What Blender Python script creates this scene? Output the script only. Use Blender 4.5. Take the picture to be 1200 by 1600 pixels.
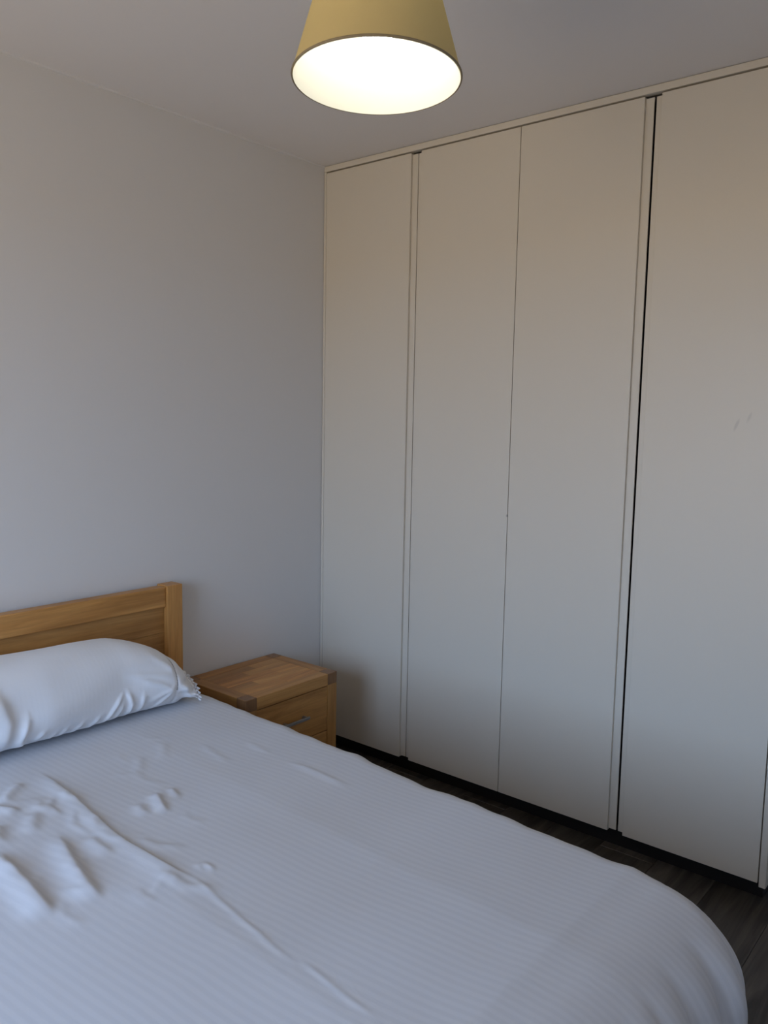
import bpy, bmesh, math, random
from mathutils import Vector, Matrix

# ------------------------------------------------------------------ scene, camera, light
scene = bpy.context.scene
C = scene.collection
for o in list(bpy.data.objects):
    bpy.data.objects.remove(o)

H = 2.5143                                   # ceiling height
X_LEFT, X_RIGHT, Y_FRONT = -3.7, 0.64, -3.0  # room shell

CAM = Vector((-2.5704, -2.4664, 1.4738))
YAW, PITCH, ROLL, FPX = map(float, (math.radians(50.624), math.radians(-6.561), math.radians(1.039), 1273.7))
fw = Vector((math.sin(YAW) * math.cos(PITCH), math.cos(YAW) * math.cos(PITCH), math.sin(PITCH)))
rt0 = Vector((math.cos(YAW), -math.sin(YAW), 0))
up0 = rt0.cross(fw)
rt = math.cos(ROLL) * rt0 + math.sin(ROLL) * up0
up = -math.sin(ROLL) * rt0 + math.cos(ROLL) * up0
cam_data = bpy.data.cameras.new('camera')
cam_data.sensor_fit = 'VERTICAL'
cam_data.sensor_height = 24.0
cam_data.lens = FPX / 1600.0 * 24.0
cam_data.clip_start = 0.02
cam = bpy.data.objects.new('camera', cam_data)
C.objects.link(cam)
m = Matrix((rt, up, -fw)).transposed().to_4x4()
m.translation = CAM
cam.matrix_world = m
scene.camera = cam

# world: daylight sky above the horizon, sunlit ground below it
world = bpy.data.worlds.new('daylight')
scene.world = world
world.use_nodes = True
wn = world.node_tree
wn.nodes.clear()
w_out = wn.nodes.new('ShaderNodeOutputWorld')
w_bg = wn.nodes.new('ShaderNodeBackground')
w_tc = wn.nodes.new('ShaderNodeTexCoord')
w_sp = wn.nodes.new('ShaderNodeSeparateXYZ')
w_rp = wn.nodes.new('ShaderNodeValToRGB')
w_mr = wn.nodes.new('ShaderNodeMapRange')
w_mr.inputs[1].default_value = -1.0
w_mr.inputs[2].default_value = 1.0
wn.links.new(w_tc.outputs['Generated'], w_sp.inputs[0])
wn.links.new(w_sp.outputs[2], w_mr.inputs[0])
wn.links.new(w_mr.outputs[0], w_rp.inputs[0])
wn.links.new(w_rp.outputs[0], w_bg.inputs[0])
wn.links.new(w_bg.outputs[0], w_out.inputs[0])
SKY = (0.55, 0.82, 1.36, 1)
HAZE = (0.63, 0.86, 1.25, 1)
GROUND = (0.68, 0.53, 0.36, 1)
e = w_rp.color_ramp.elements
e[0].position = 0.0; e[0].color = GROUND
e[1].position = 1.0; e[1].color = SKY
for pos, col in ((0.49, GROUND), (0.505, HAZE)):
    q = e.new(pos); q.color = col
w_bg.inputs[1].default_value = 9.3

# the window opening in the left wall (out of frame) through which the daylight comes
WY0, WY1, WZ0, WZ1 = -2.05, -0.50, 0.50, 2.15
portal = bpy.data.lights.new('window_daylight', 'AREA')
portal.shape = 'RECTANGLE'
portal.size = WY1 - WY0
portal.size_y = WZ1 - WZ0
portal.cycles.is_portal = True
po = bpy.data.objects.new('window_daylight', portal)
C.objects.link(po)
po.matrix_world = Matrix(((0, 0, -1, X_LEFT - 0.16), (1, 0, 0, (WY0 + WY1) / 2), (0, -1, 0, (WZ0 + WZ1) / 2), (0, 0, 0, 1)))

vs = scene.view_settings
scene.display_settings.display_device = 'sRGB'
vs.view_transform = 'Standard'
vs.look = 'None'
vs.gamma = 1.0
vs.use_curve_mapping = False
vs.exposure = 0.0
scene.cycles.max_bounces = 10
scene.cycles.diffuse_bounces = 6
scene.cycles.use_denoising = True

# ------------------------------------------------------------------ helpers
def mat(name):
    mt = bpy.data.materials.new(name)
    mt.use_nodes = True
    nt = mt.node_tree
    b = nt.nodes['Principled BSDF']
    return mt, nt, b

def N(nt, kind, **kw):
    n = nt.nodes.new(kind)
    for k, v in kw.items():
        setattr(n, k, v)
    return n

def bump_noise(nt, b, scale, strength, dist=0.001, coord='Object', detail=3):
    tc = N(nt, 'ShaderNodeTexCoord')
    nz = N(nt, 'ShaderNodeTexNoise')
    nz.inputs['Scale'].default_value = scale
    nz.inputs['Detail'].default_value = detail
    bp = N(nt, 'ShaderNodeBump')
    bp.inputs['Strength'].default_value = strength
    bp.inputs['Distance'].default_value = dist
    nt.links.new(tc.outputs[coord], nz.inputs['Vector'])
    nt.links.new(nz.outputs['Fac'], bp.inputs['Height'])
    nt.links.new(bp.outputs[0], b.inputs['Normal'])
    return bp, nz

def plain(name, col, rough=0.6, bump=None, metallic=0.0, spec=0.5):
    mt, nt, b = mat(name)
    b.inputs['Base Color'].default_value = (*col, 1)
    b.inputs['Roughness'].default_value = rough
    b.inputs['Metallic'].default_value = metallic
    b.inputs['Specular IOR Level'].default_value = spec
    if bump:
        bump_noise(nt, b, *bump)
    return mt

def box_mesh(name, sx, sy, sz, bevel=0.0, seg=1):
    bm = bmesh.new()
    bmesh.ops.create_cube(bm, size=1.0)
    for v in bm.verts:
        v.co = Vector((v.co.x * sx, v.co.y * sy, v.co.z * sz))
    if bevel:
        bmesh.ops.bevel(bm, geom=bm.edges[:], offset=bevel, segments=seg, affect='EDGES', profile=0.5)
    me = bpy.data.meshes.new(name)
    bm.to_mesh(me)
    bm.free()
    return me

def link(name, me, material=None, parent=None, loc=None):
    o = bpy.data.objects.new(name, me)
    C.objects.link(o)
    if material and not me.materials:
        me.materials.append(material)
    if parent:
        o.parent = parent
    if loc:
        o.location = loc
    return o

def box(name, lo, hi, material, parent=None, bevel=0.0, seg=1):
    """axis-aligned box between two corners given in the scene frame; its origin is its centre"""
    lo, hi = Vector(lo), Vector(hi)
    s = hi - lo
    me = box_mesh(name, abs(s.x), abs(s.y), abs(s.z), bevel, seg)
    c = (lo + hi) / 2
    if parent:
        p = parent
        while p:
            c = c - p.location
            p = p.parent
    return link(name, me, material, parent, c)

def from_bm(name, bm, material, parent=None, smooth=False, loc=None):
    me = bpy.data.meshes.new(name)
    bm.to_mesh(me)
    bm.free()
    if smooth:
        for p in me.polygons:
            p.use_smooth = True
    return link(name, me, material, parent, loc)

def tag(o, label=None, cat=None, group=None, kind=None):
    for k, v in (('label', label), ('category', cat), ('group', group), ('kind', kind)):
        if v:
            o[k] = v
    return o

def empty(name, loc):
    o = bpy.data.objects.new(name, None)
    o.empty_display_size = 0.1
    C.objects.link(o)
    o.location = loc
    return o

def lathe(name, prof, material, parent, loc, seg=64, smooth=True, closed=False):
    bm = bmesh.new()
    rings = []
    for (r, z) in prof:
        rings.append([bm.verts.new((r * math.cos(2 * math.pi * i / seg), r * math.sin(2 * math.pi * i / seg), z)) for i in range(seg)])
    pairs = list(zip(rings, rings[1:]))
    if closed:
        pairs.append((rings[-1], rings[0]))
    for a, b in pairs:
        for i in range(seg):
            bm.faces.new((a[i], a[(i + 1) % seg], b[(i + 1) % seg], b[i]))
    return from_bm(name, bm, material, parent, smooth, loc)

def tube(name, pts, r, material, parent, seg=10):
    bm = bmesh.new()
    rings = []
    pts = [Vector(p) for p in pts]
    for k, p in enumerate(pts):
        t = (pts[min(k + 1, len(pts) - 1)] - pts[max(k - 1, 0)]).normalized()
        a = t.orthogonal().normalized()
        b = t.cross(a)
        rings.append([bm.verts.new(p + r * (math.cos(2 * math.pi * i / seg) * a + math.sin(2 * math.pi * i / seg) * b)) for i in range(seg)])
    for a, b in zip(rings, rings[1:]):
        for i in range(seg):
            bm.faces.new((a[i], a[(i + 1) % seg], b[(i + 1) % seg], b[i]))
    bm.faces.new(rings[0]); bm.faces.new(rings[-1])
    bmesh.ops.recalc_face_normals(bm, faces=bm.faces)
    return from_bm(name, bm, material, parent, True)

# ------------------------------------------------------------------ materials
M_WALL = plain('wall_paint', (0.70, 0.695, 0.69), 0.85, (260.0, 0.12, 0.0006), spec=0.3)
M_CEIL = plain('ceiling_paint', (0.76, 0.74, 0.73), 0.9, (220.0, 0.1, 0.0006), spec=0.2)
M_WHITE = plain('window_white', (0.8, 0.8, 0.8), 0.35)
M_PLINTH = plain('plinth_black', (0.012, 0.011, 0.012), 0.45)
M_INSHADE = plain('carcass_inside_shade', (0.035, 0.033, 0.030), 0.7)  # inside coloured near black: painted-in shade so the door gaps read dark
M_STEEL = plain('brushed_steel', (0.42, 0.42, 0.42), 0.38, (900.0, 0.05, 0.0003), metallic=0.9)
M_BRASS = plain('socket_white', (0.75, 0.74, 0.70), 0.4)
M_CORD = plain('cord_white', (0.7, 0.69, 0.66), 0.5)

def laminate(name, marks):
    mt, nt, b = mat(name)
    b.inputs['Roughness'].default_value = 0.40
    b.inputs['Specular IOR Level'].default_value = 0.4
    tc = N(nt, 'ShaderNodeTexCoord')
    nz = N(nt, 'ShaderNodeTexNoise'); nz.inputs['Scale'].default_value = 350.0
    nt.links.new(tc.outputs['Object'], nz.inputs['Vector'])
    bp = N(nt, 'ShaderNodeBump'); bp.inputs['Strength'].default_value = 0.10; bp.inputs['Distance'].default_value = 0.0004
    nt.links.new(nz.outputs['Fac'], bp.inputs['Height'])
    nt.links.new(bp.outputs[0], b.inputs['Normal'])
    base = N(nt, 'ShaderNodeRGB'); base.outputs[0].default_value = (0.66, 0.615, 0.535, 1)
    cur = base.outputs[0]
    for (cy, cz, ry, rz, slant, amt) in marks:       # scuffs with a shape of their own
        sp = N(nt, 'ShaderNodeSeparateXYZ'); nt.links.new(tc.outputs['Object'], sp.inputs[0])
        def mth(op, a, bb):
            n = N(nt, 'ShaderNodeMath', operation=op)
            for i, x in enumerate((a, bb)):
                if isinstance(x, (int, float)): n.inputs[i].default_value = x
                else: nt.links.new(x, n.inputs[i])
            return n.outputs[0]
        dz = mth('SUBTRACT', sp.outputs[2], cz)
        dy = mth('SUBTRACT', sp.outputs[1], cy)
        dy = mth('SUBTRACT', dy, mth('MULTIPLY', dz, slant))
        q = mth('ADD', mth('POWER', mth('ABSOLUTE', mth('DIVIDE', dy, ry), 0), 2.0), mth('POWER', mth('ABSOLUTE', mth('DIVIDE', dz, rz), 0), 2.0))
        mr = N(nt, 'ShaderNodeMapRange'); mr.inputs[1].default_value = 0.1; mr.inputs[2].default_value = 1.0
        mr.inputs[3].default_value = amt; mr.inputs[4].default_value = 0.0
        nt.links.new(q, mr.inputs[0])
        mx = N(nt, 'ShaderNodeMix', data_type='RGBA')
        nt.links.new(mr.outputs[0], mx.inputs[0]); nt.links.new(cur, mx.inputs[6])
        mx.inputs[7].default_value = (0.30, 0.28, 0.26, 1)
        cur = mx.outputs[2]
    nt.links.new(cur, b.inputs['Base Color'])
    return mt
M_LAM = laminate('cream_laminate', [])

def wood(name, axis, c1, c2, c3, rough=0.42, fine=1.0):
    """oiled beech/oak: long streaks along one axis, tinted per piece by the object colour"""
    mt, nt, b = mat(name)
    tc = N(nt, 'ShaderNodeTexCoord')
    oi = N(nt, 'ShaderNodeObjectInfo')
    add = N(nt, 'ShaderNodeVectorMath', operation='ADD')
    sc = N(nt, 'ShaderNodeVectorMath', operation='SCALE'); sc.inputs['Scale'].default_value = 37.0
    cmb = N(nt, 'ShaderNodeCombineXYZ')
    for i in range(3):
        nt.links.new(oi.outputs['Random'], cmb.inputs[i])
    nt.links.new(cmb.outputs[0], sc.inputs[0])
    nt.links.new(tc.outputs['Object'], add.inputs[0])
    nt.links.new(sc.outputs[0], add.inputs[1])
    mp = N(nt, 'ShaderNodeMapping')
    s = [16.0 * fine] * 3
    s[axis] = 1.6 * fine
    mp.inputs['Scale'].default_value = s
    nt.links.new(add.outputs[0], mp.inputs[0])
    nz = N(nt, 'ShaderNodeTexNoise'); nz.inputs['Scale'].default_value = 1.0; nz.inputs['Detail'].default_value = 5.0
    nz.inputs['Roughness'].default_value = 0.6; nz.inputs['Distortion'].default_value = 1.2
    nt.links.new(mp.outputs[0], nz.inputs['Vector'])
    rp = N(nt, 'ShaderNodeValToRGB')
    el = rp.color_ramp.elements
    el[0].position = 0.30; el[0].color = (*c1, 1)
    el[1].position = 0.72; el[1].color = (*c3, 1)
    x = el.new(0.5); x.color = (*c2, 1)
    nt.links.new(nz.outputs['Fac'], rp.inputs[0])
    mp2 = N(nt, 'ShaderNodeMapping')
    s2 = [170.0 * fine] * 3; s2[axis] = 7.0 * fine
    mp2.inputs['Scale'].default_value = s2
    nt.links.new(add.outputs[0], mp2.inputs[0])
    nz2 = N(nt, 'ShaderNodeTexNoise'); nz2.inputs['Scale'].default_value = 1.0; nz2.inputs['Detail'].default_value = 2.0
    nt.links.new(mp2.outputs[0], nz2.inputs['Vector'])
    mr = N(nt, 'ShaderNodeMapRange'); mr.inputs[1].default_value = 0.3; mr.inputs[2].default_value = 0.7
    mr.inputs[3].default_value = 0.86; mr.inputs[4].default_value = 1.06
    nt.links.new(nz2.outputs['Fac'], mr.inputs[0])
    m1 = N(nt, 'ShaderNodeMix', data_type='RGBA', blend_type='MULTIPLY'); m1.inputs[0].default_value = 1.0
    nt.links.new(rp.outputs[0], m1.inputs[6]); nt.links.new(mr.outputs[0], m1.inputs[7])
    m2 = N(nt, 'ShaderNodeMix', data_type='RGBA', blend_type='MULTIPLY'); m2.inputs[0].default_value = 1.0
    nt.links.new(m1.outputs[2], m2.inputs[6]); nt.links.new(oi.outputs['Color'], m2.inputs[7])
    nt.links.new(m2.outputs[2], b.inputs['Base Color'])
    b.inputs['Roughness'].default_value = rough
    bp = N(nt, 'ShaderNodeBump'); bp.inputs['Strength'].default_value = 0.15; bp.inputs['Distance'].default_value = 0.0006
    nt.links.new(nz2.outputs['Fac'], bp.inputs['Height']); nt.links.new(bp.outputs[0], b.inputs['Normal'])
    return mt
WC = ((0.33, 0.150, 0.038), (0.46, 0.226, 0.064), (0.56, 0.298, 0.095))
M_WOOD = [wood('oiled_wood_' + 'xyz'[i], i, *WC) for i in range(3)]
M_ENDGRAIN = wood('oiled_wood_end', 2, (0.15, 0.075, 0.032), (0.19, 0.098, 0.042), (0.23, 0.12, 0.052), fine=2.0)
FC = ((0.040, 0.035, 0.031), (0.078, 0.069, 0.060), (0.125, 0.111, 0.096))
M_FLOOR = wood('grey_laminate_plank', 0, *FC, rough=0.42, fine=1.1)
for n_ in M_FLOOR.node_tree.nodes:
    if n_.type == 'VALTORGB':
        n_.color_ramp.elements[0].position = 0.36; n_.color_ramp.elements[2].position = 0.66

def tint(o, v, warm=0.0):
    o.color = (v * (1 + warm), v, v * (1 - warm), 1)
    return o

# cotton
def cotton(name, col, weave=900.0, strength=0.12, crinkle=0.09):
    mt, nt, b = mat(name)
    b.inputs['Base Color'].default_value = (*col, 1)
    b.inputs['Roughness'].default_value = 0.75
    b.inputs['Sheen Weight'].default_value = 0.15
    b.inputs['Specular IOR Level'].default_value = 0.25
    bp, _ = bump_noise(nt, b, weave, strength, 0.0005)
    # faint creases left by washing
    tc = N(nt, 'ShaderNodeTexCoord'); mp = N(nt, 'ShaderNodeMapping'); mp.inputs['Scale'].default_value = (30, 11, 22)
    nz = N(nt, 'ShaderNodeTexNoise'); nz.inputs['Scale'].default_value = 1.0; nz.inputs['Detail'].default_value = 4.0; nz.inputs['Distortion'].default_value = 0.8
    b2 = N(nt, 'ShaderNodeBump'); b2.inputs['Strength'].default_value = crinkle; b2.inputs['Distance'].default_value = 0.006
    nt.links.new(tc.outputs['Object'], mp.inputs[0]); nt.links.new(mp.outputs[0], nz.inputs['Vector'])
    nt.links.new(nz.outputs['Fac'], b2.inputs['Height']); nt.links.new(b2.outputs[0], bp.inputs['Normal'])
    return mt, nt, b
M_PILLOW, _, _ = cotton('pillow_cotton', (0.79, 0.81, 0.845))
M_LACE, _, _ = cotton('lace_cotton', (0.80, 0.81, 0.84))
M_SPREAD, nt, b = cotton('striped_satin_cotton', (0.76, 0.77, 0.82))
# woven satin stripes: the weave alternates, so gloss, tone and relief alternate with it
uvn = N(nt, 'ShaderNodeUVMap'); uvn.uv_map = 'cloth'
sp = N(nt, 'ShaderNodeSeparateXYZ')
nt.links.new(uvn.outputs[0], sp.inputs[0])
ml = N(nt, 'ShaderNodeMath', operation='MULTIPLY'); ml.inputs[1].default_value = 2 * math.pi / 0.0190
nt.links.new(sp.outputs[0], ml.inputs[0])
sn = N(nt, 'ShaderNodeMath', operation='SINE'); nt.links.new(ml.outputs[0], sn.inputs[0])
mr = N(nt, 'ShaderNodeMapRange', interpolation_type='SMOOTHSTEP'); mr.inputs[1].default_value = -0.75; mr.inputs[2].default_value = 0.75
nt.links.new(sn.outputs[0], mr.inputs[0])
mx = N(nt, 'ShaderNodeMix', data_type='RGBA')
nt.links.new(mr.outputs[0], mx.inputs[0])
mx.inputs[6].default_value = (0.575, 0.592, 0.632, 1)
mx.inputs[7].default_value = (0.605, 0.622, 0.662, 1)
nt.links.new(mx.outputs[2], b.inputs['Base Color'])
rr = N(nt, 'ShaderNodeMapRange'); rr.inputs[3].default_value = 0.8; rr.inputs[4].default_value = 0.66
nt.links.new(mr.outputs[0], rr.inputs[0]); nt.links.new(rr.outputs[0], b.inputs['Roughness'])

# ------------------------------------------------------------------ room shell
T = 0.12
XR = X_RIGHT
tag(box('wall_back', (X_LEFT - T, 0, -0.05), (XR + T, T, H + 0.05), M_WALL), 'pale grey painted wall behind the headboard', kind='structure')
tag(box('wall_right', (XR, Y_FRONT - T, -0.05), (XR + T, 0, H + 0.05), M_WALL), 'pale grey painted wall behind the wardrobe', kind='structure')
tag(box('wall_front', (X_LEFT - T, Y_FRONT - T, -0.05), (XR + T, Y_FRONT, H + 0.05), M_WALL), 'pale grey painted wall opposite the headboard', kind='structure')
tag(box('ceiling', (X_LEFT, Y_FRONT, H), (XR, 0, H + 0.06), M_CEIL), 'plain grey white painted ceiling', kind='structure')
# left wall with a real window opening
bm = bmesh.new()
def bmbox(bm, lo, hi):
    r = bmesh.ops.create_cube(bm, size=1.0)
    for v in r['verts']:
        v.co = Vector([(lo[i] + hi[i]) / 2 + v.co[i] * (hi[i] - lo[i]) for i in range(3)])
bmbox(bm, (X_LEFT - T, Y_FRONT, -0.05), (X_LEFT, WY0, H + 0.05))
bmbox(bm, (X_LEFT - T, WY1, -0.05), (X_LEFT, 0, H + 0.05))
bmbox(bm, (X_LEFT - T, WY0, -0.05), (X_LEFT, WY1, WZ0))
bmbox(bm, (X_LEFT - T, WY0, WZ1), (X_LEFT, WY1, H + 0.05))
tag(from_bm('wall_left', bm, M_WALL), 'pale grey painted wall with the window', kind='structure')
# window: frame, two casements with panes, sill
win = tag(empty('window_1', (X_LEFT - 0.08, (WY0 + WY1) / 2, WZ0)), 'white two casement window in the left wall', kind='structure')
fx0, fx1 = X_LEFT - 0.11, X_LEFT - 0.06
fwid = 0.05
for nm, lo, hi in (('window_frame', (fx0, WY0, WZ0), (fx1, WY0 + fwid, WZ1)), ('window_frame', (fx0, WY1 - fwid, WZ0), (fx1, WY1, WZ1)),
                   ('window_frame', (fx0, WY0 + fwid, WZ0), (fx1, WY1 - fwid, WZ0 + fwid)), ('window_frame', (fx0, WY0 + fwid, WZ1 - fwid), (fx1, WY1 - fwid, WZ1)),
                   ('mullion', (fx0, (WY0 + WY1) / 2 - 0.04, WZ0 + fwid), (fx1, (WY0 + WY1) / 2 + 0.04, WZ1 - fwid))):
    box(nm, lo, hi, M_WHITE, win, 0.004)
box('window_sill', (X_LEFT - 0.06, WY0 - 0.03, WZ0 - 0.03), (X_LEFT + 0.03, WY1 + 0.03, WZ0), M_WHITE, win, 0.006, 2)
glass = bpy.data.materials.new('window_glass'); glass.use_nodes = True
gt = glass.node_tree; gt.nodes.clear()
go = N(gt, 'ShaderNodeOutputMaterial'); gm = N(gt, 'ShaderNodeMixShader'); gm.inputs[0].default_value = 0.06
g1 = N(gt, 'ShaderNodeBsdfTransparent'); g1.inputs[0].default_value = (0.96, 0.97, 0.97, 1)
g2 = N(gt, 'ShaderNodeBsdfGlossy'); g2.inputs['Roughness'].default_value = 0.02
gt.links.new(g1.outputs[0], gm.inputs[1]); gt.links.new(g2.outputs[0], gm.inputs[2]); gt.links.new(gm.outputs[0], go.inputs[0])
mid = (WY0 + WY1) / 2
for a, c_ in ((WY0 + fwid, mid - 0.04), (mid + 0.04, WY1 - fwid)):
    box('pane', (X_LEFT - 0.088, a, WZ0 + fwid), (X_LEFT - 0.082, c_, WZ1 - fwid), glass, win)
# thin bead of filler where the wall meets the ceiling
bm = bmesh.new()
xs = [X_LEFT + (-0.001 - X_LEFT) * i / 60 for i in range(61)]
random.seed(3)
prev = None
for x in xs:
    r = 0.007 + random.uniform(-0.0015, 0.0015)
    ring = [bm.verts.new((x, 0, H - r)), bm.verts.new((x, -r * 0.75, H - r * 0.75)), bm.verts.new((x, -r, H)), bm.verts.new((x, 0, H))]
    if prev:
        for i in range(4):
            bm.faces.new((prev[i], prev[(i + 1) % 4], ring[(i + 1) % 4], ring[i]))
    else:
        bm.faces.new(ring)
    prev = ring
bm.faces.new(prev)
bmesh.ops.recalc_face_normals(bm, faces=bm.faces)
tag(from_bm('trim_1', bm, M_WALL, smooth=False), 'thin painted bead along the wall and ceiling joint', kind='structure')

# floor: screed with laminate planks laid from wall to wall
floor = tag(box('floor', (X_LEFT, Y_FRONT, -0.05), (XR, 0, -0.009), M_PLINTH), 'dark grey brown wood laminate floor', kind='structure')
random.seed(11)
PW, PL = 0.192, 1.24
row = 0
y = -0.004
plank_meshes = {}
while y > Y_FRONT + 0.01:
    w = min(PW, y - Y_FRONT)
    x = X_LEFT - random.choice((0.0, 0.31, 0.62, 0.93)) + 0.0
    while x < XR:
        a, c_ = max(x, X_LEFT + 0.002), min(x + PL, XR - 0.002)
        if c_ - a > 0.02:
            key = (round(c_ - a, 3), round(w, 3))
            if key not in plank_meshes:
                me = box_mesh('plank', c_ - a - 0.0012, w - 0.0012, 0.009, 0.0012, 1)
                me.materials.append(M_FLOOR)
                plank_meshes[key] = me
            p = link('plank', plank_meshes[key], None, floor, Vector(((a + c_) / 2, y - w / 2, -0.0045)) - floor.location)
            tint(p, random.uniform(0.8, 1.25), random.uniform(-0.02, 0.05))
        x += PL
    y -= w
    row += 1

# ------------------------------------------------------------------ wardrobe
war = empty('wardrobe', (0.30, -0.95, 0))
tag(war, 'cream floor to ceiling wardrobe with four plain hinged doors', 'wardrobe')
DZ0, DZ1, DT = 0.0724, 2.4847, 0.022
Y_END = -1.894
def door(y_hi, y_lo, lip, side, material, label=None):
    """leaf between y_hi and y_lo; a recessed grip strip of width lip runs down one side (+1: y_hi side, -1: y_lo side)"""
    a, c_ = (y_hi, y_lo)
    if lip and side > 0: a = y_hi - lip
    if lip and side < 0: c_ = y_lo + lip
    d = box('door', (0.0, c_, DZ0), (DT, a, DZ1), material, war, 0.0012, 2)
    if label: d['label'] = label
    if lip:
        lo_y, hi_y = (y_lo, c_) if side < 0 else (a, y_hi)
        g = box('grip_strip', (0.010, lo_y, DZ0 + 0.006), (0.0155, hi_y, DZ1 - 0.004), material, d, 0.0008)
        g.location = Vector((0.01275, (lo_y + hi_y) / 2, (DZ0 + DZ1 + 0.002) / 2)) - (d.location + war.location)
    return d
door(-0.0150, -0.4870, 0.027, -1, M_LAM)
M_LAM2 = laminate('cream_laminate_chipped', [(-0.9375 + (0.509 + 0.9388) / 2, 1.128 - (DZ0 + DZ1) / 2, 0.004, 0.006, 0.0, 0.9)])
door(-0.4900, -0.9388, 0.019, 1, M_LAM2)
door(-0.9412, -1.4070, 0.027, -1, M_LAM)
dz_mid = (DZ0 + DZ1) / 2
yc4 = (-1.433 - 1.870) / 2
M_LAM4 = laminate('cream_laminate_scuffed', [(-1.718 - yc4, 1.473 - dz_mid, 0.006, 0.022, -0.35, 0.30), (-1.753 - yc4, 1.496 - dz_mid, 0.006, 0.018, -0.35, 0.22)])
door(-1.4142, -1.8700, 0.020, 1, M_LAM4)
# carcass: side panels, floor, top, back, partition, fascia, filler, plinth
box('side_panel', (-0.002, Y_END, 0.062), (0.60, Y_END + 0.020, 2.4895), M_LAM, war, 0.0015)
box('side_panel', (0.026, -0.018, 0.075), (0.60, -0.001, 2.4895), M_LAM, war, 0.001)
box('partition', (0.026, -0.952, 0.092), (0.60, -0.934, 2.47), M_INSHADE, war)
box('bottom_panel', (0.026, Y_END + 0.021, 0.074), (0.60, -0.019, 0.091), M_INSHADE, war)
box('top_panel', (0.026, Y_END + 0.021, 2.4715), (0.60, -0.019, 2.4895), M_INSHADE, war)
box('back_panel', (0.601, Y_END, 0.075), (0.612, -0.001, 2.4895), M_INSHADE, war)
box('fascia', (-0.001, Y_END, 2.4905), (0.024, -0.0008, 2.5125), M_LAM, war, 0.001)
box('filler_strip', (-0.001, -0.0144, 0.0724), (0.022, -0.0020, 2.4895), M_LAM, war, 0.0005)
box('plinth', (0.058, Y_END + 0.020, 0.0), (0.074, -0.002, 0.0735), M_PLINTH, war)
box('plinth', (0.074, Y_END + 0.020, 0.0), (0.590, Y_END + 0.034, 0.0615), M_PLINTH, war)
# pegs hold the doors: three hinges per leaf inside the carcass
for yy in (-0.026, -0.925, -0.965, -1.862):
    for zz in (0.25, 1.28, 2.3):
        box('hinge', (DT + 0.0005, yy - 0.006, zz - 0.02), (DT + 0.05, yy + 0.006, zz + 0.02), M_STEEL, war)

# ------------------------------------------------------------------ bedside table
NX0, NX1, NY0, NY1, NZ = -0.752, -0.288, -0.370, -0.010, 0.489
ns = tag(empty('bedside_table', ((NX0 + NX1) / 2, (NY0 + NY1) / 2, 0)), 'oiled wooden bedside table with drawers between bed and wardrobe', 'bedside table')
P = 0.050
random.seed(5)
for px, py, t in ((NX0, NY0, 0.78), (NX1 - P, NY0, 0.95), (NX0, NY1 - P, 0.85), (NX1 - P, NY1 - P, 0.8)):
    pst = tint(box('post', (px, py, 0.0), (px + P, py + P, NZ - 0.0455), M_WOOD[2], ns, 0.0015), t)
    cap = box('post_top', (px, py, NZ - 0.045), (px + P, py + P, NZ), M_ENDGRAIN, ns, 0.0015)
    tint(cap, random.uniform(0.95, 1.35))
g = 0.0008
zr = NZ - 0.046
# frame rails in the top
tint(box('side_rail', (NX0, NY0 + P + g, zr), (NX0 + P, NY1 - P - g, NZ - 0.0005), M_WOOD[1], ns, 0.0012), 0.78)
tint(box('side_rail', (NX1 - P, NY0 + P + g, zr), (NX1, NY1 - P - g, NZ - 0.0005), M_WOOD[1], ns, 0.0012), 0.92)
tint(box('back_rail', (NX0 + P + g, NY1 - P, zr), (NX1 - P - g, NY1, NZ - 0.0005), M_WOOD[0], ns, 0.0012), 0.98)
tint(box('front_rail', (NX0 + P + g, NY0, zr), (NX1 - P - g, NY0 + P, NZ - 0.0005), M_WOOD[0], ns, 0.0012), 1.02)
# staves of the top, each a glued strip
iy0, iy1 = NY0 + P + g, NY1 - P - g
nrow = 5
sw = (iy1 - iy0) / nrow
ix0, ix1 = NX0 + P + g, NX1 - P - g
cuts = [(0.55,), (0.30,), (0.70,), (0.42,), (0.62,)]
tones = [(1.15, 1.22), (0.95, 1.16), (1.12, 1.25), (0.82, 1.08), (0.74, 1.05)]
for r in range(nrow):
    edges = [0.0] + list(cuts[r]) + [1.0]
    for k in range(len(edges) - 1):
        a = ix0 + (ix1 - ix0) * edges[k] + 0.0002
        c_ = ix0 + (ix1 - ix0) * edges[k + 1] - 0.0002
        s_ = box('stave', (a, iy0 + r * sw + 0.0002, NZ - 0.030), (c_, iy0 + (r + 1) * sw - 0.0002, NZ - 0.001), M_WOOD[0], ns, 0.0004)
        tint(s_, tones[r][k], random.uniform(-0.03, 0.05))
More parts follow.
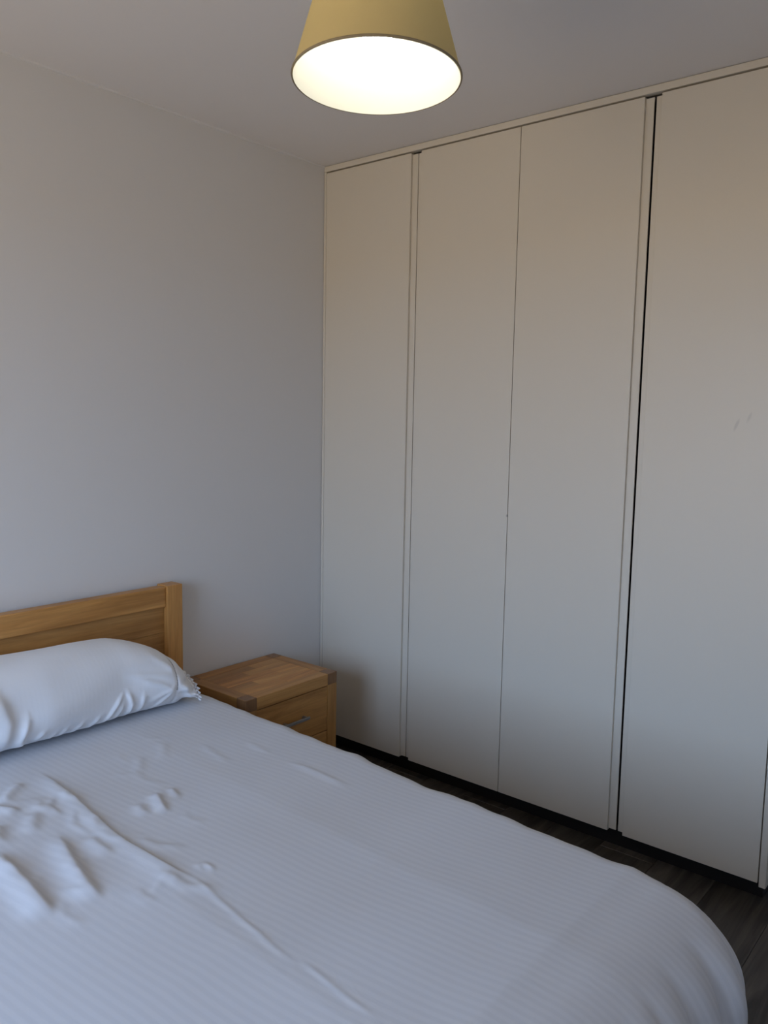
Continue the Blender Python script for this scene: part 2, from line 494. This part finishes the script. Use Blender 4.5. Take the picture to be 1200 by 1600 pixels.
# carcass panels
tint(box('side_panel', (NX0 + 0.012, NY0 + P, 0.05), (NX0 + 0.030, NY1 - P, zr - 0.001), M_WOOD[1], ns), 0.8)
tint(box('side_panel', (NX1 - 0.030, NY0 + P, 0.05), (NX1 - 0.012, NY1 - P, zr - 0.001), M_WOOD[1], ns), 0.85)
tint(box('back_panel', (NX0 + P, NY1 - 0.020, 0.05), (NX1 - P, NY1 - 0.010, zr - 0.001), M_WOOD[0], ns), 0.85)
tint(box('bottom_panel', (NX0 + P, NY0 + 0.03, 0.05), (NX1 - P, NY1 - 0.021, 0.062), M_WOOD[0], ns), 0.85)
for z0, z1, t in ((0.2655, zr - 0.0035, 1.02), (0.064, 0.2615, 0.92)):
    dr = tint(box('drawer', (NX0 + P + 0.0015, NY0 + 0.002, z0), (NX1 - P - 0.0015, NY0 + 0.022, z1), M_WOOD[0], ns, 0.0012), t)
    hz = (z0 + z1) / 2
    hx = (NX0 + NX1) / 2
    hd = empty('handle', (0, 0, 0)); hd.parent = dr
    org = dr.location + ns.location
    bpy.data.objects.remove(hd)
    bm = bmesh.new()
    # flat bow handle: bar on two feet
    bmbox(bm, (hx - 0.064, NY0 - 0.024, hz - 0.006), (hx + 0.064, NY0 - 0.017, hz + 0.006))
    bmesh.ops.bevel(bm, geom=bm.edges[:], offset=0.0025, segments=2, affect='EDGES')
    for s_ in (-1, 1):
        bmbox(bm, (hx + s_ * 0.050 - 0.005, NY0 - 0.018, hz - 0.0045), (hx + s_ * 0.050 + 0.005, NY0 + 0.0025, hz + 0.0045))
    for v in bm.verts: v.co -= org
    h_ = from_bm('handle', bm, M_STEEL, dr)
    h_['label'] = 'brushed steel bar handle'

# ------------------------------------------------------------------ bed
BX0, BX1 = -2.375, -0.791       # headboard outer edges
bed = tag(empty('bed', ((BX0 + BX1) / 2, -1.0, 0)), 'wooden double bed with a plain panelled headboard', 'bed')
PB, PT, PZ = -0.006, -0.070, 0.867
for px, t in ((BX1 - 0.064, 1.0), (BX0, 1.0)):
    tint(box('headboard_post', (px, PT, 0.0), (px + 0.064, PB, PZ), M_WOOD[2], bed, 0.0025, 2), t * 1.18)
hx0, hx1 = BX0 + 0.0645, BX1 - 0.0645
tint(box('headboard_rail', (hx0, -0.060, 0.790), (hx1, -0.018, PZ - 0.004), M_WOOD[0], bed, 0.003, 2), 1.12)
zb = 0.7885
for k, (hgt, t) in enumerate(((0.094, 0.92), (0.094, 0.86), (0.094, 1.0))):
    tint(box('headboard_board', (hx0, -0.046, zb - hgt), (hx1, -0.026, zb - 0.0006), M_WOOD[0], bed, 0.001), t)
    zb -= hgt
tint(box('headboard_rail', (hx0, -0.060, 0.30), (hx1, -0.018, zb - 0.001), M_WOOD[0], bed, 0.003), 1.0)
SH = 0.049                                     # the mattress and spread lie a little skewed on the base
def sk(x, y):
    return x + SH * (y + 0.53)
for x0, x1 in ((BX0 + 0.03, BX0 + 0.055), (BX1 - 0.118, BX1 - 0.093)):
    tint(box('side_rail', (x0, -1.985, 0.20), (x1, -0.0705, 0.315), M_WOOD[1], bed, 0.002), 1.0)
tint(box('foot_rail', (BX0 + 0.03, -2.01, 0.20), (BX1 - 0.093, -1.986, 0.315), M_WOOD[0], bed, 0.002), 1.0)
for px in (BX0 + 0.03, BX1 - 0.153):
    tint(box('leg', (px, -1.985, 0.0), (px + 0.06, -1.925, 0.1995), M_WOOD[2], bed, 0.002), 1.0)
for k in range(12):
    yy = -0.16 - k * 0.155
    tint(box('slat', (BX0 + 0.056, yy - 0.035, 0.262), (BX1 - 0.119, yy + 0.035, 0.276), M_WOOD[0], bed), 1.0)
ZT = 0.521                                     # top of the made bed
bm = bmesh.new()
bmbox(bm, (-2.305, -1.99, 0.279), (-0.845, -0.082, ZT - 0.014))
bmesh.ops.bevel(bm, geom=bm.edges[:], offset=0.055, segments=5, affect='EDGES')
for v in bm.verts:
    # pull the foot end in under the soft rounding of the spread
    if v.co.z > 0.40 and v.co.y < -1.85: v.co.z -= 0.030
    v.co.x = sk(v.co.x, v.co.y)
    v.co -= bed.location
from_bm('mattress', bm, plain('mattress_ticking', (0.75, 0.74, 0.72), 0.8, (400.0, 0.1, 0.0005)), bed, True)

# --------------------------------------------------------------- bedspread
def seg_d(px, py, pts):
    best = 1e9
    tbest = 0.0
    n = len(pts) - 1
    for i in range(n):
        ax, ay = pts[i]; bx, by = pts[i + 1]
        dx, dy = bx - ax, by - ay
        L2 = dx * dx + dy * dy
        t = max(0.0, min(1.0, ((px - ax) * dx + (py - ay) * dy) / L2)) if L2 else 0.0
        qx, qy = px - ax - t * dx, py - ay - t * dy
        d2 = qx * qx + qy * qy
        if d2 < best:
            best = d2
            sgn = 1.0 if (dx * qy - dy * qx) > 0 else -1.0
            tbest = (i + t) / n
    return math.sqrt(best), tbest, sgn
# (polyline in bed x,y; height; half width on its left, on its right)
RIDGES = [
    ([(-1.545, -0.44), (-1.546, -0.506), (-1.557, -0.621), (-1.577, -0.759), (-1.598, -0.925), (-1.602, -1.073), (-1.600, -1.138), (-1.592, -1.175)], 0.0090, 0.008, 0.032),
    ([(-1.598, -1.10), (-1.590, -1.183), (-1.604, -1.286), (-1.628, -1.432), (-1.640, -1.55)], 0.0016, 0.006, 0.009),
    ([(-1.62, -1.50), (-1.645, -1.72)], 0.0012, 0.006, 0.007),
    ([(-1.676, -0.780), (-1.700, -0.866), (-1.727, -0.949), (-1.748, -1.036), (-1.756, -1.10)], 0.014, 0.012, 0.030),
    ([(-1.80, -0.76), (-1.816, -0.83), (-1.824, -0.91), (-1.839, -1.027), (-1.842, -1.08)], 0.016, 0.014, 0.034),
    ([(-1.404, -0.770), (-1.428, -0.828), (-1.452, -0.885)], 0.009, 0.010, 0.018),
    ([(-1.360, -0.775), (-1.385, -0.845)], 0.005, 0.009, 0.012),
    ([(-1.640, -0.850), (-1.651, -0.970)], 0.007, 0.014, 0.020),
    ([(-1.470, -0.79), (-1.49, -0.86)], 0.005, 0.014, 0.016),
    ([(-1.72, -0.56), (-1.685, -0.635)], 0.009, 0.012, 0.020),
    ([(-1.60, -0.48), (-1.694, -0.555)], 0.008, 0.014, 0.018),
    ([(-1.75, -0.66), (-1.79, -0.74)], 0.009, 0.015, 0.022),
    ([(-1.66, -0.66), (-1.72, -0.75)], 0.006, 0.016, 0.022),
    ([(-1.566, -1.158), (-1.552, -1.143), (-1.540, -1.150), (-1.541, -1.170), (-1.555, -1.188)], 0.003, 0.007, 0.007),
    ([(-1.601, -1.118), (-1.683, -1.157)], 0.002, 0.008, 0.008),
    ([(-1.032, -0.69), (-1.045, -0.82)], 0.0022, 0.008, 0.010),
    ([(-1.056, -0.89), (-1.051, -1.13)], 0.0030, 0.008, 0.010),
    ([(-1.13, -0.60), (-1.16, -0.78)], 0.0020, 0.010, 0.012),
    ([(-1.30, -0.55), (-1.36, -0.64)], 0.0030, 0.014, 0.016),
    ([(-1.20, -0.52), (-1.27, -0.62)], 0.0025, 0.014, 0.016),
]
random.seed(21)
for _ in range(46):                            # small creases between the pillow and the middle of the bed
    x_, y_ = random.uniform(-1.90, -1.22), random.uniform(-0.46, -1.12)
    if x_ > -1.55 and y_ < -0.92: continue
    a_ = math.radians(random.gauss(-105, 26))
    l_ = random.uniform(0.06, 0.15)
    k_ = 1.0 if x_ < -1.56 else 0.5
    RIDGES.append(([(x_, y_), (x_ + 0.5 * l_ * math.cos(a_), y_ + 0.5 * l_ * math.sin(a_)), (x_ + l_ * math.cos(a_ + 0.3), y_ + l_ * math.sin(a_ + 0.3))],
                   k_ * random.uniform(0.0016, 0.0040), random.uniform(0.008, 0.013), random.uniform(0.012, 0.022)))
BB = [(min(p[0] for p in r[0]) - 0.12, max(p[0] for p in r[0]) + 0.12, min(p[1] for p in r[0]) - 0.12, max(p[1] for p in r[0]) + 0.12) for r in RIDGES]
def ridge_h(x, y):
    h = 0.0
    for r, bb in zip(RIDGES, BB):
        if not (bb[0] < x < bb[1] and bb[2] < y < bb[3]):
            continue
        d, t, sgn = seg_d(x, y, r[0])
        w = r[2] if sgn > 0 else r[3]
        taper = min(1.0, 3.5 * min(t, 1 - t)); taper = taper * taper * (3 - 2 * taper)
        h += r[1] * taper * math.exp(-(d / w) ** 2)
    return h
def tent(v, c0, amp, half):                   # pressed fold line: a low roof-like crease
    d = abs(v - c0)
    return amp * max(0.0, 1 - d / half) ** 1.5

RS, RF = 0.070, 0.195                          # rounding at the sides and at the foot
XE, XW, YF, YH = -0.826, -2.318, -2.092, -0.088
cx1, cx0, cy0 = XE - RS, XW + RS, YF + RF
OS, OF = RS * math.pi / 2 + 0.30, RF * math.pi / 2 + 0.24
STEP = 0.0075
def axis_pts(a, b, fine=None):
    out = [a]
    while out[-1] < b - 1e-6:
        t = out[-1]
        st = STEP * (0.42 if fine and fine[0] < t < fine[1] else 1.0)
        out.append(t + st if b - t > 1.4 * st else b)
    return out
us = axis_pts(cx0 - OS, cx0)[:-1] + axis_pts(cx0, cx1, (-1.88, -1.32))[:-1] + axis_pts(cx1, cx1 + OS)
vs_ = axis_pts(cy0 - OF, cy0)[:-1] + axis_pts(cy0, YH)
def spread_point(u, v):
    du = u - cx1 if u > cx1 else (u - cx0 if u < cx0 else 0.0)
    dv = cy0 - v if v < cy0 else 0.0
    bx, by = min(max(u, cx0), cx1), max(v, cy0)
    adu = abs(du)
    sg = 1.0 if du >= 0 else -1.0
    # soft unevenness of the quilt below
    flat = max(0.0, min(1.0, (-0.36 - v) / 0.12))
    z = ZT + flat * (0.0035 * math.sin(5.1 * u + 2.3 * v + 0.4) + 0.0025 * math.sin(9.3 * v - 4.1 * u) + 0.0015 * math.sin(17.0 * v + 7.0 * u))
    z += ridge_h(sk(bx, by), by) if (adu < 0.02 and dv < 0.02) else 0.0
    z += tent(by, -1.835, 0.0060, 0.09) + tent(by, -1.41, 0.0030, 0.10) + tent(bx, -1.62, 0.0020, 0.12) + tent(by, -0.99, 0.002, 0.10) + tent(bx, -1.22, 0.0016, 0.10)
    if adu == 0 and dv == 0:
        return (sk(bx, by), by, z)
    d = (adu ** 3 + dv ** 3) ** (1 / 3)
    ph = math.atan2(dv, adu)
    s2 = math.sin(ph) ** 2
    r = RS * (1 - s2) + RF * s2
    arc = r * math.pi / 2
    corner = math.sin(2 * ph)
    if d < arc:
        h = r * math.sin(d / r); drop = r * (1 - math.cos(d / r))
        f = d / arc
    else:
        h = r + (0.05 - 0.02 * corner) * (d - arc); drop = r + 0.99 * (d - arc)
        f = 1.0
    h -= 0.022 * corner * min(1.0, d / 0.12)
    hang = max(0.0, d - 0.30 * arc)
    # folds of the hanging cloth
    k = 0.0
    k += 0.020 * math.sin(by * 31.0 + 0.9 * math.sin(by * 11.0)) * (1 - s2)
    k += (0.022 * (abs(math.sin(bx * 38.0 + 1.3 * math.sin(bx * 9.0) + 0.6)) - 0.6) + 0.010 * math.sin(bx * 13.0)) * s2
    k += 0.046 * corner * (abs(math.sin(ph * 10.0 + 0.4)) - 0.6)
    h += k * min(1.0, hang / 0.15)
    # edge waviness
    wav = 0.0035 * math.sin(by * 37.0 + 1.0) + 0.0028 * math.sin(by * 61.0 + 0.3 * math.sin(by * 13)) if adu > 0 else 0.0
    z += wav * f * (1 - s2)
    z -= drop
    z = max(z, 0.012)
    x = bx + sg * h * math.cos(ph)
    y_ = by - h * math.sin(ph)
    return (sk(x, by) if dv == 0 else sk(x, max(y_, YF)), y_, z)
verts, faces, uvs = [], [], []
ca, sa = math.cos(math.radians(3.5)), math.sin(math.radians(3.5))
for v in vs_:
    for u in us:
        verts.append(spread_point(u, v))
        uvs.append((sk(u, v) * ca + v * sa * 1.0 + 0.0022 * math.sin(8 * v), v))
nu = len(us)
for j in range(len(vs_) - 1):
    for i in range(nu - 1):
        a = j * nu + i
        faces.append((a, a + 1, a + nu + 1, a + nu))
me = bpy.data.meshes.new('bedspread')
me.from_pydata(verts, [], faces)
uvl = me.uv_layers.new(name='cloth')
for lp in me.loops:
    uvl.data[lp.index].uv = uvs[lp.vertex_index]
for p in me.polygons:
    p.use_smooth = True
spread = link('bedspread', me, M_SPREAD)
tag(spread, 'white cotton bedspread with fine woven stripes spread over the bed', 'bedspread')

# --------------------------------------------------------------- pillow
PX0, PX1 = -2.300, -0.905
def lerp_table(tab, x):
    if x <= tab[0][0]: return tab[0][1]
    for (a, va), (b_, vb) in zip(tab, tab[1:]):
        if x <= b_:
            t = (x - a) / (b_ - a)
            t = t * t * (3 - 2 * t) if False else t
            return va + (vb - va) * t
    return tab[-1][1]
def smooth_table(tab):
    xs = [PX0 + (PX1 - PX0) * i / 400 for i in range(401)]
    v = [lerp_table(tab, x) for x in xs]
    for _ in range(30):
        v = [v[0]] + [(v[i - 1] + 2 * v[i] + v[i + 1]) / 4 for i in range(1, 400)] + [v[-1]]
    return lambda x: v[max(0, min(400, round((x - PX0) / (PX1 - PX0) * 400)))]
TOPZ = smooth_table([(-2.30, 0.545), (-2.27, 0.58), (-2.20, 0.65), (-2.10, 0.73), (-1.95, 0.77), (-1.70, 0.782), (-1.50, 0.776), (-1.30, 0.772), (-1.17, 0.764), (-1.10, 0.745), (-1.04, 0.715), (-0.99, 0.682), (-0.95, 0.651), (-0.92, 0.622), (-0.905, 0.603)])
FRONT = smooth_table([(-2.30, -0.30), (-2.10, -0.345), (-1.75, -0.375), (-1.58, -0.352), (-1.45, -0.362), (-1.20, -0.345), (-1.05, -0.360), (-0.96, -0.358), (-0.905, -0.345)])
BOTZ = ZT + 0.005
BACK = -0.078
PR = [  # wrinkles on the front of the pillow: polyline in (x, z), height, half widths
    ([(-1.27, 0.545), (-1.25, 0.585), (-1.22, 0.625)], 0.0080, 0.0051, 0.0090),
    ([(-1.235, 0.545), (-1.215, 0.60)], 0.0069, 0.0051, 0.0090),
    ([(-1.19, 0.545), (-1.185, 0.590), (-1.20, 0.63)], 0.0092, 0.0059, 0.0090),
    ([(-1.15, 0.545), (-1.145, 0.61)], 0.0069, 0.0068, 0.0090),
    ([(-1.32, 0.54), (-1.29, 0.58)], 0.0057, 0.0059, 0.0090),
    ([(-1.37, 0.54), (-1.345, 0.575)], 0.0046, 0.0059, 0.0090),
    ([(-1.10, 0.54), (-1.07, 0.575), (-1.04, 0.60)], 0.0057, 0.0059, 0.0090),
    ([(-1.12, 0.58), (-1.06, 0.60), (-1.03, 0.615)], 0.0046, 0.0068, 0.0090),
    ([(-1.16, 0.66), (-1.09, 0.63), (-1.04, 0.60)], 0.0057, 0.0085, 0.0126),
    ([(-1.20, 0.68), (-1.10, 0.66), (-1.04, 0.645)], 0.0046, 0.0085, 0.0126),
    ([(-1.10, 0.715), (-1.05, 0.68), (-1.03, 0.66)], 0.0057, 0.0076, 0.0108),
    ([(-1.60, 0.72), (-1.575, 0.64), (-1.585, 0.56)], 0.0161, 0.0170, 0.0360),
    ([(-1.52, 0.64), (-1.535, 0.58), (-1.52, 0.545)], 0.0126, 0.0085, 0.0162),
    ([(-1.49, 0.56), (-1.47, 0.59)], 0.0069, 0.0068, 0.0108),
    ([(-1.44, 0.54), (-1.43, 0.57)], 0.0046, 0.0068, 0.0090),
    ([(-1.41, 0.54), (-1.395, 0.575)], 0.0046, 0.0068, 0.0090),
]
STITCH = -1.020
def pillow_point(x, t):
    """t runs 0..1 round the section; superellipse resting on the spread and against the headboard"""
    zt, yf = TOPZ(x), FRONT(x)
    b_ = (zt - BOTZ) / 2
    a = (BACK - yf) / 2
    cyy, czz = (BACK + yf) / 2, BOTZ + b_
    th = 2 * math.pi * t
    n = 2.45
    c_, s_ = math.cos(th), math.sin(th)
    q = (abs(c_) ** n + abs(s_) ** n) ** (-1 / n)
    y = cyy - a * q * c_            # th=0 is the front
    z = czz + b_ * q * s_
    # the upper front leans back a little
    if s_ > 0: y += 0.10 * (z - czz) * max(0.0, c_)
    off = 0.0
    if c_ > -0.2:
        for pl_, amp, w1, w2 in PR:
            if min(p[0] for p in pl_) - 0.09 < x < max(p[0] for p in pl_) + 0.09:
                d, tt, sg = seg_d(x, z, pl_)
                off += amp * min(1.0, 0.3 + 3 * min(tt, 1 - tt)) * math.exp(-(d / (w1 if sg > 0 else w2)) ** 2)
        # the case is drawn in along the hemstitch
        off -= 0.0025 * math.exp(-((x - STITCH) / 0.008) ** 2)
        # loose hem beyond the stitching
        e_ = max(0.0, min(1.0, (x - STITCH) / 0.06))
        off += e_ * (0.008 * math.sin(z * 90 + x * 40) + 0.004 * math.sin(z * 170 + 1.0))
    off += 0.0035 * math.sin(7 * x + 3 * th) + 0.002 * math.sin(17 * x - 5 * th)
    y -= off * c_
    z += off * s_ * 0.6
    z = max(z, BOTZ - 0.001 + 0.0 * t)
    e2 = max(0.0, min(1.0, (x + 1.06) / 0.14))
    x += 0.30 * (y + 0.22) * e2 * e2 - 0.012 * e2
    return (x, min(y, BACK + 0.002), z)
NS, NT = 300, 180
xs = [PX0 + (PX1 - PX0) * i / NS for i in range(NS + 1)]
i_st = min(range(NS + 1), key=lambda i: abs(xs[i] - STITCH))
verts = [pillow_point(x, j / NT) for x in xs for j in range(NT)]
faces = []
for i in range(NS):
    for j in range(NT):
        # drawn-thread openings along the hemstitch
        if i == i_st and j % 2 == 0 and (j < 42 or j > 172):
            continue
        a, b_ = i * NT + j, i * NT + (j + 1) % NT
        faces.append((a, b_, b_ + NT, a + NT))
faces.append(tuple(range(NT)))
faces.append(tuple(NS * NT + j for j in reversed(range(NT))))
pil = empty('pillow', (-1.55, -0.22, BOTZ))
tag(pil, 'long plump white pillow leaning against the wooden headboard', 'pillow')
me = bpy.data.meshes.new('pillowcase')
me.from_pydata([tuple(Vector(v) - pil.location) for v in verts], [], faces)
for p in me.polygons: p.use_smooth = len(p.vertices) == 4
link('pillowcase', me, M_PILLOW, pil)
# lace edging: a ruffled ribbon with open eyelets, sewn round the open end
bm = bmesh.new()
nl, wl = 150, 8
grid = []
for i in range(nl + 1):
    t = -0.06 + 0.62 * i / nl                 # front bottom -> front -> top -> back
    base = Vector(pillow_point(PX1 - 0.004, t % 1.0))
    cen = Vector((PX1, (BACK + FRONT(PX1)) / 2, BOTZ + 0.035))
    rad = (base - cen); rad.x = 0
    rad = rad.normalized() if rad.length > 1e-6 else Vector((0, 0, 1))
    rowv = []
    for k in range(wl + 1):
        s_ = k / wl
        ruf = 0.0075 * math.sin(i * 0.62) + 0.003 * math.sin(i * 1.31 + 1)
        p = base + Vector((0.024 * s_, 0, 0)) + rad * (0.0015 + ruf * s_)
        p.z -= 0.016 * s_ * s_
        p.x += 0.0035 * abs(math.sin(i * 0.42)) * s_ * s_
        p.z = max(p.z, ZT + 0.008)
        rowv.append(bm.verts.new(p - pil.location))
    grid.append(rowv)
for i in range(nl):
    for k in range(wl):
        if k in (2, 5) and i % 3 == 0 or (k == 4 and i % 6 in (2, 3)):
            continue
        bm.faces.new((grid[i][k], grid[i + 1][k], grid[i + 1][k + 1], grid[i][k + 1]))
lace = from_bm('lace_edging', bm, M_LACE, pil, True)
lace['label'] = 'white openwork lace edging'

# ------------------------------------------------------------------ pendant lamp
LX, LY, LZ = -1.352, -1.430, 2.099            # centre of the shade's lower rim
RB, RTOP, SHH = 0.1575, 0.097, 0.215
lamp = tag(empty('pendant_lamp', (LX, LY, LZ)), 'lit pendant lamp with a tan tapered drum shade', 'lamp')
def shade_mat(name, col, trans, tcol):
    mt = bpy.data.materials.new(name); mt.use_nodes = True
    nt = mt.node_tree; nt.nodes.clear()
    o = N(nt, 'ShaderNodeOutputMaterial'); mxs = N(nt, 'ShaderNodeMixShader'); mxs.inputs[0].default_value = trans
    d = N(nt, 'ShaderNodeBsdfDiffuse'); d.inputs[0].default_value = (*col, 1)
    t = N(nt, 'ShaderNodeBsdfTranslucent'); t.inputs[0].default_value = (*tcol, 1)
    tc = N(nt, 'ShaderNodeTexCoord'); nz = N(nt, 'ShaderNodeTexNoise'); nz.inputs['Scale'].default_value = 500.0
    bp = N(nt, 'ShaderNodeBump'); bp.inputs['Strength'].default_value = 0.2; bp.inputs['Distance'].default_value = 0.0004
    nt.links.new(tc.outputs['Object'], nz.inputs['Vector']); nt.links.new(nz.outputs['Fac'], bp.inputs['Height'])
    nt.links.new(bp.outputs[0], d.inputs['Normal'])
    nt.links.new(d.outputs[0], mxs.inputs[1]); nt.links.new(t.outputs[0], mxs.inputs[2]); nt.links.new(mxs.outputs[0], o.inputs[0])
    return mt
M_SHADE = shade_mat('tan_shade_fabric', (0.66, 0.56, 0.31), 0.34, (0.74, 0.62, 0.33))
M_LINING = shade_mat('white_shade_lining', (0.86, 0.86, 0.80), 0.12, (0.8, 0.78, 0.66))
M_RIM = plain('shade_rim_tape', (0.24, 0.20, 0.13), 0.8)
shade = lathe('lamp_shade', [(RB + (RTOP - RB) * i / 12, SHH * i / 12) for i in range(13)], M_SHADE, lamp, (0, 0, 0), 96)
lathe('lining', [(RB - 0.002 + (RTOP - RB) * i / 12, SHH * i / 12) for i in range(13)], M_LINING, lamp, (0, 0, 0), 96)
def ring_prof(r, z, hw, hh, n=8):
    return [(r + hw * math.cos(2 * math.pi * k / n), z + hh * math.sin(2 * math.pi * k / n)) for k in range(n)]
lathe('rim_tape', ring_prof(RB + 0.0003, 0.0020, 0.0014, 0.0024), M_RIM, lamp, (0, 0, 0), 96, closed=True)
lathe('rim_tape', ring_prof(RTOP - 0.0010, SHH - 0.001, 0.0022, 0.0030), M_RIM, lamp, (0, 0, 0), 96, closed=True)
ZS = 0.130                                   # socket mouth above the rim
lathe('socket', [(0.001, ZS + 0.085), (0.008, ZS + 0.083), (0.014, ZS + 0.070), (0.020, ZS + 0.055), (0.020, ZS + 0.002), (0.016, ZS), (0.001, ZS)], M_BRASS, lamp, (0, 0, 0), 32)
lathe('shade_ring', ring_prof(0.024, SHH - 0.022, 0.003, 0.002), M_STEEL, lamp, (0, 0, 0), 32, closed=True)
for k in range(3):
    a = 2 * math.pi * k / 3 + 0.3
    tube('spoke', [(0.022 * math.cos(a), 0.022 * math.sin(a), SHH - 0.022), (0.060 * math.cos(a), 0.060 * math.sin(a), SHH - 0.016), (0.0985 * math.cos(a), 0.0985 * math.sin(a), SHH - 0.003)], 0.0014, M_STEEL, lamp, 6)
tube('cord', [(0, 0, ZS + 0.083), (0, 0, H - LZ - 0.03)], 0.0032, M_CORD, lamp, 10)
hc = H - LZ
lathe('ceiling_rose', [(0.001, hc - 0.040), (0.010, hc - 0.039), (0.030, hc - 0.030), (0.045, hc - 0.014), (0.048, hc - 0.0005), (0.001, hc - 0.0005)], M_BRASS, lamp, (0, 0, 0), 40)
# bulb: a glowing globe with the light itself
mt = bpy.data.materials.new('lit_bulb'); mt.use_nodes = True
nt = mt.node_tree; nt.nodes.clear()
o_ = N(nt, 'ShaderNodeOutputMaterial'); em = N(nt, 'ShaderNodeEmission'); em.inputs[0].default_value = (1.0, 0.93, 0.79, 1); em.inputs[1].default_value = 26.0
nt.links.new(em.outputs[0], o_.inputs[0])
prof = []
for k in range(17):
    a = math.pi * k / 16
    prof.append((max(0.0008, 0.029 * math.sin(a)), ZS - 0.046 - 0.029 * math.cos(a)))
prof[-1] = (0.012, ZS - 0.012); prof.append((0.012, ZS - 0.001))
bulb = lathe('bulb', prof, mt, lamp, (0, 0, 0), 32)
# the shade hangs a touch out of level on its ring
piv = Vector((0, 0, SHH - 0.022))
tilt = Matrix.Translation(piv + Vector((0.006, 0.005, 0))) @ Matrix.Rotation(math.radians(2.6), 4, Vector((-0.65, 0.76, 0))) @ Matrix.Translation(-piv)
for o in lamp.children:
    if o.name.split('.')[0] in ('lamp_shade', 'lining', 'rim_tape'):
        o.matrix_local = tilt
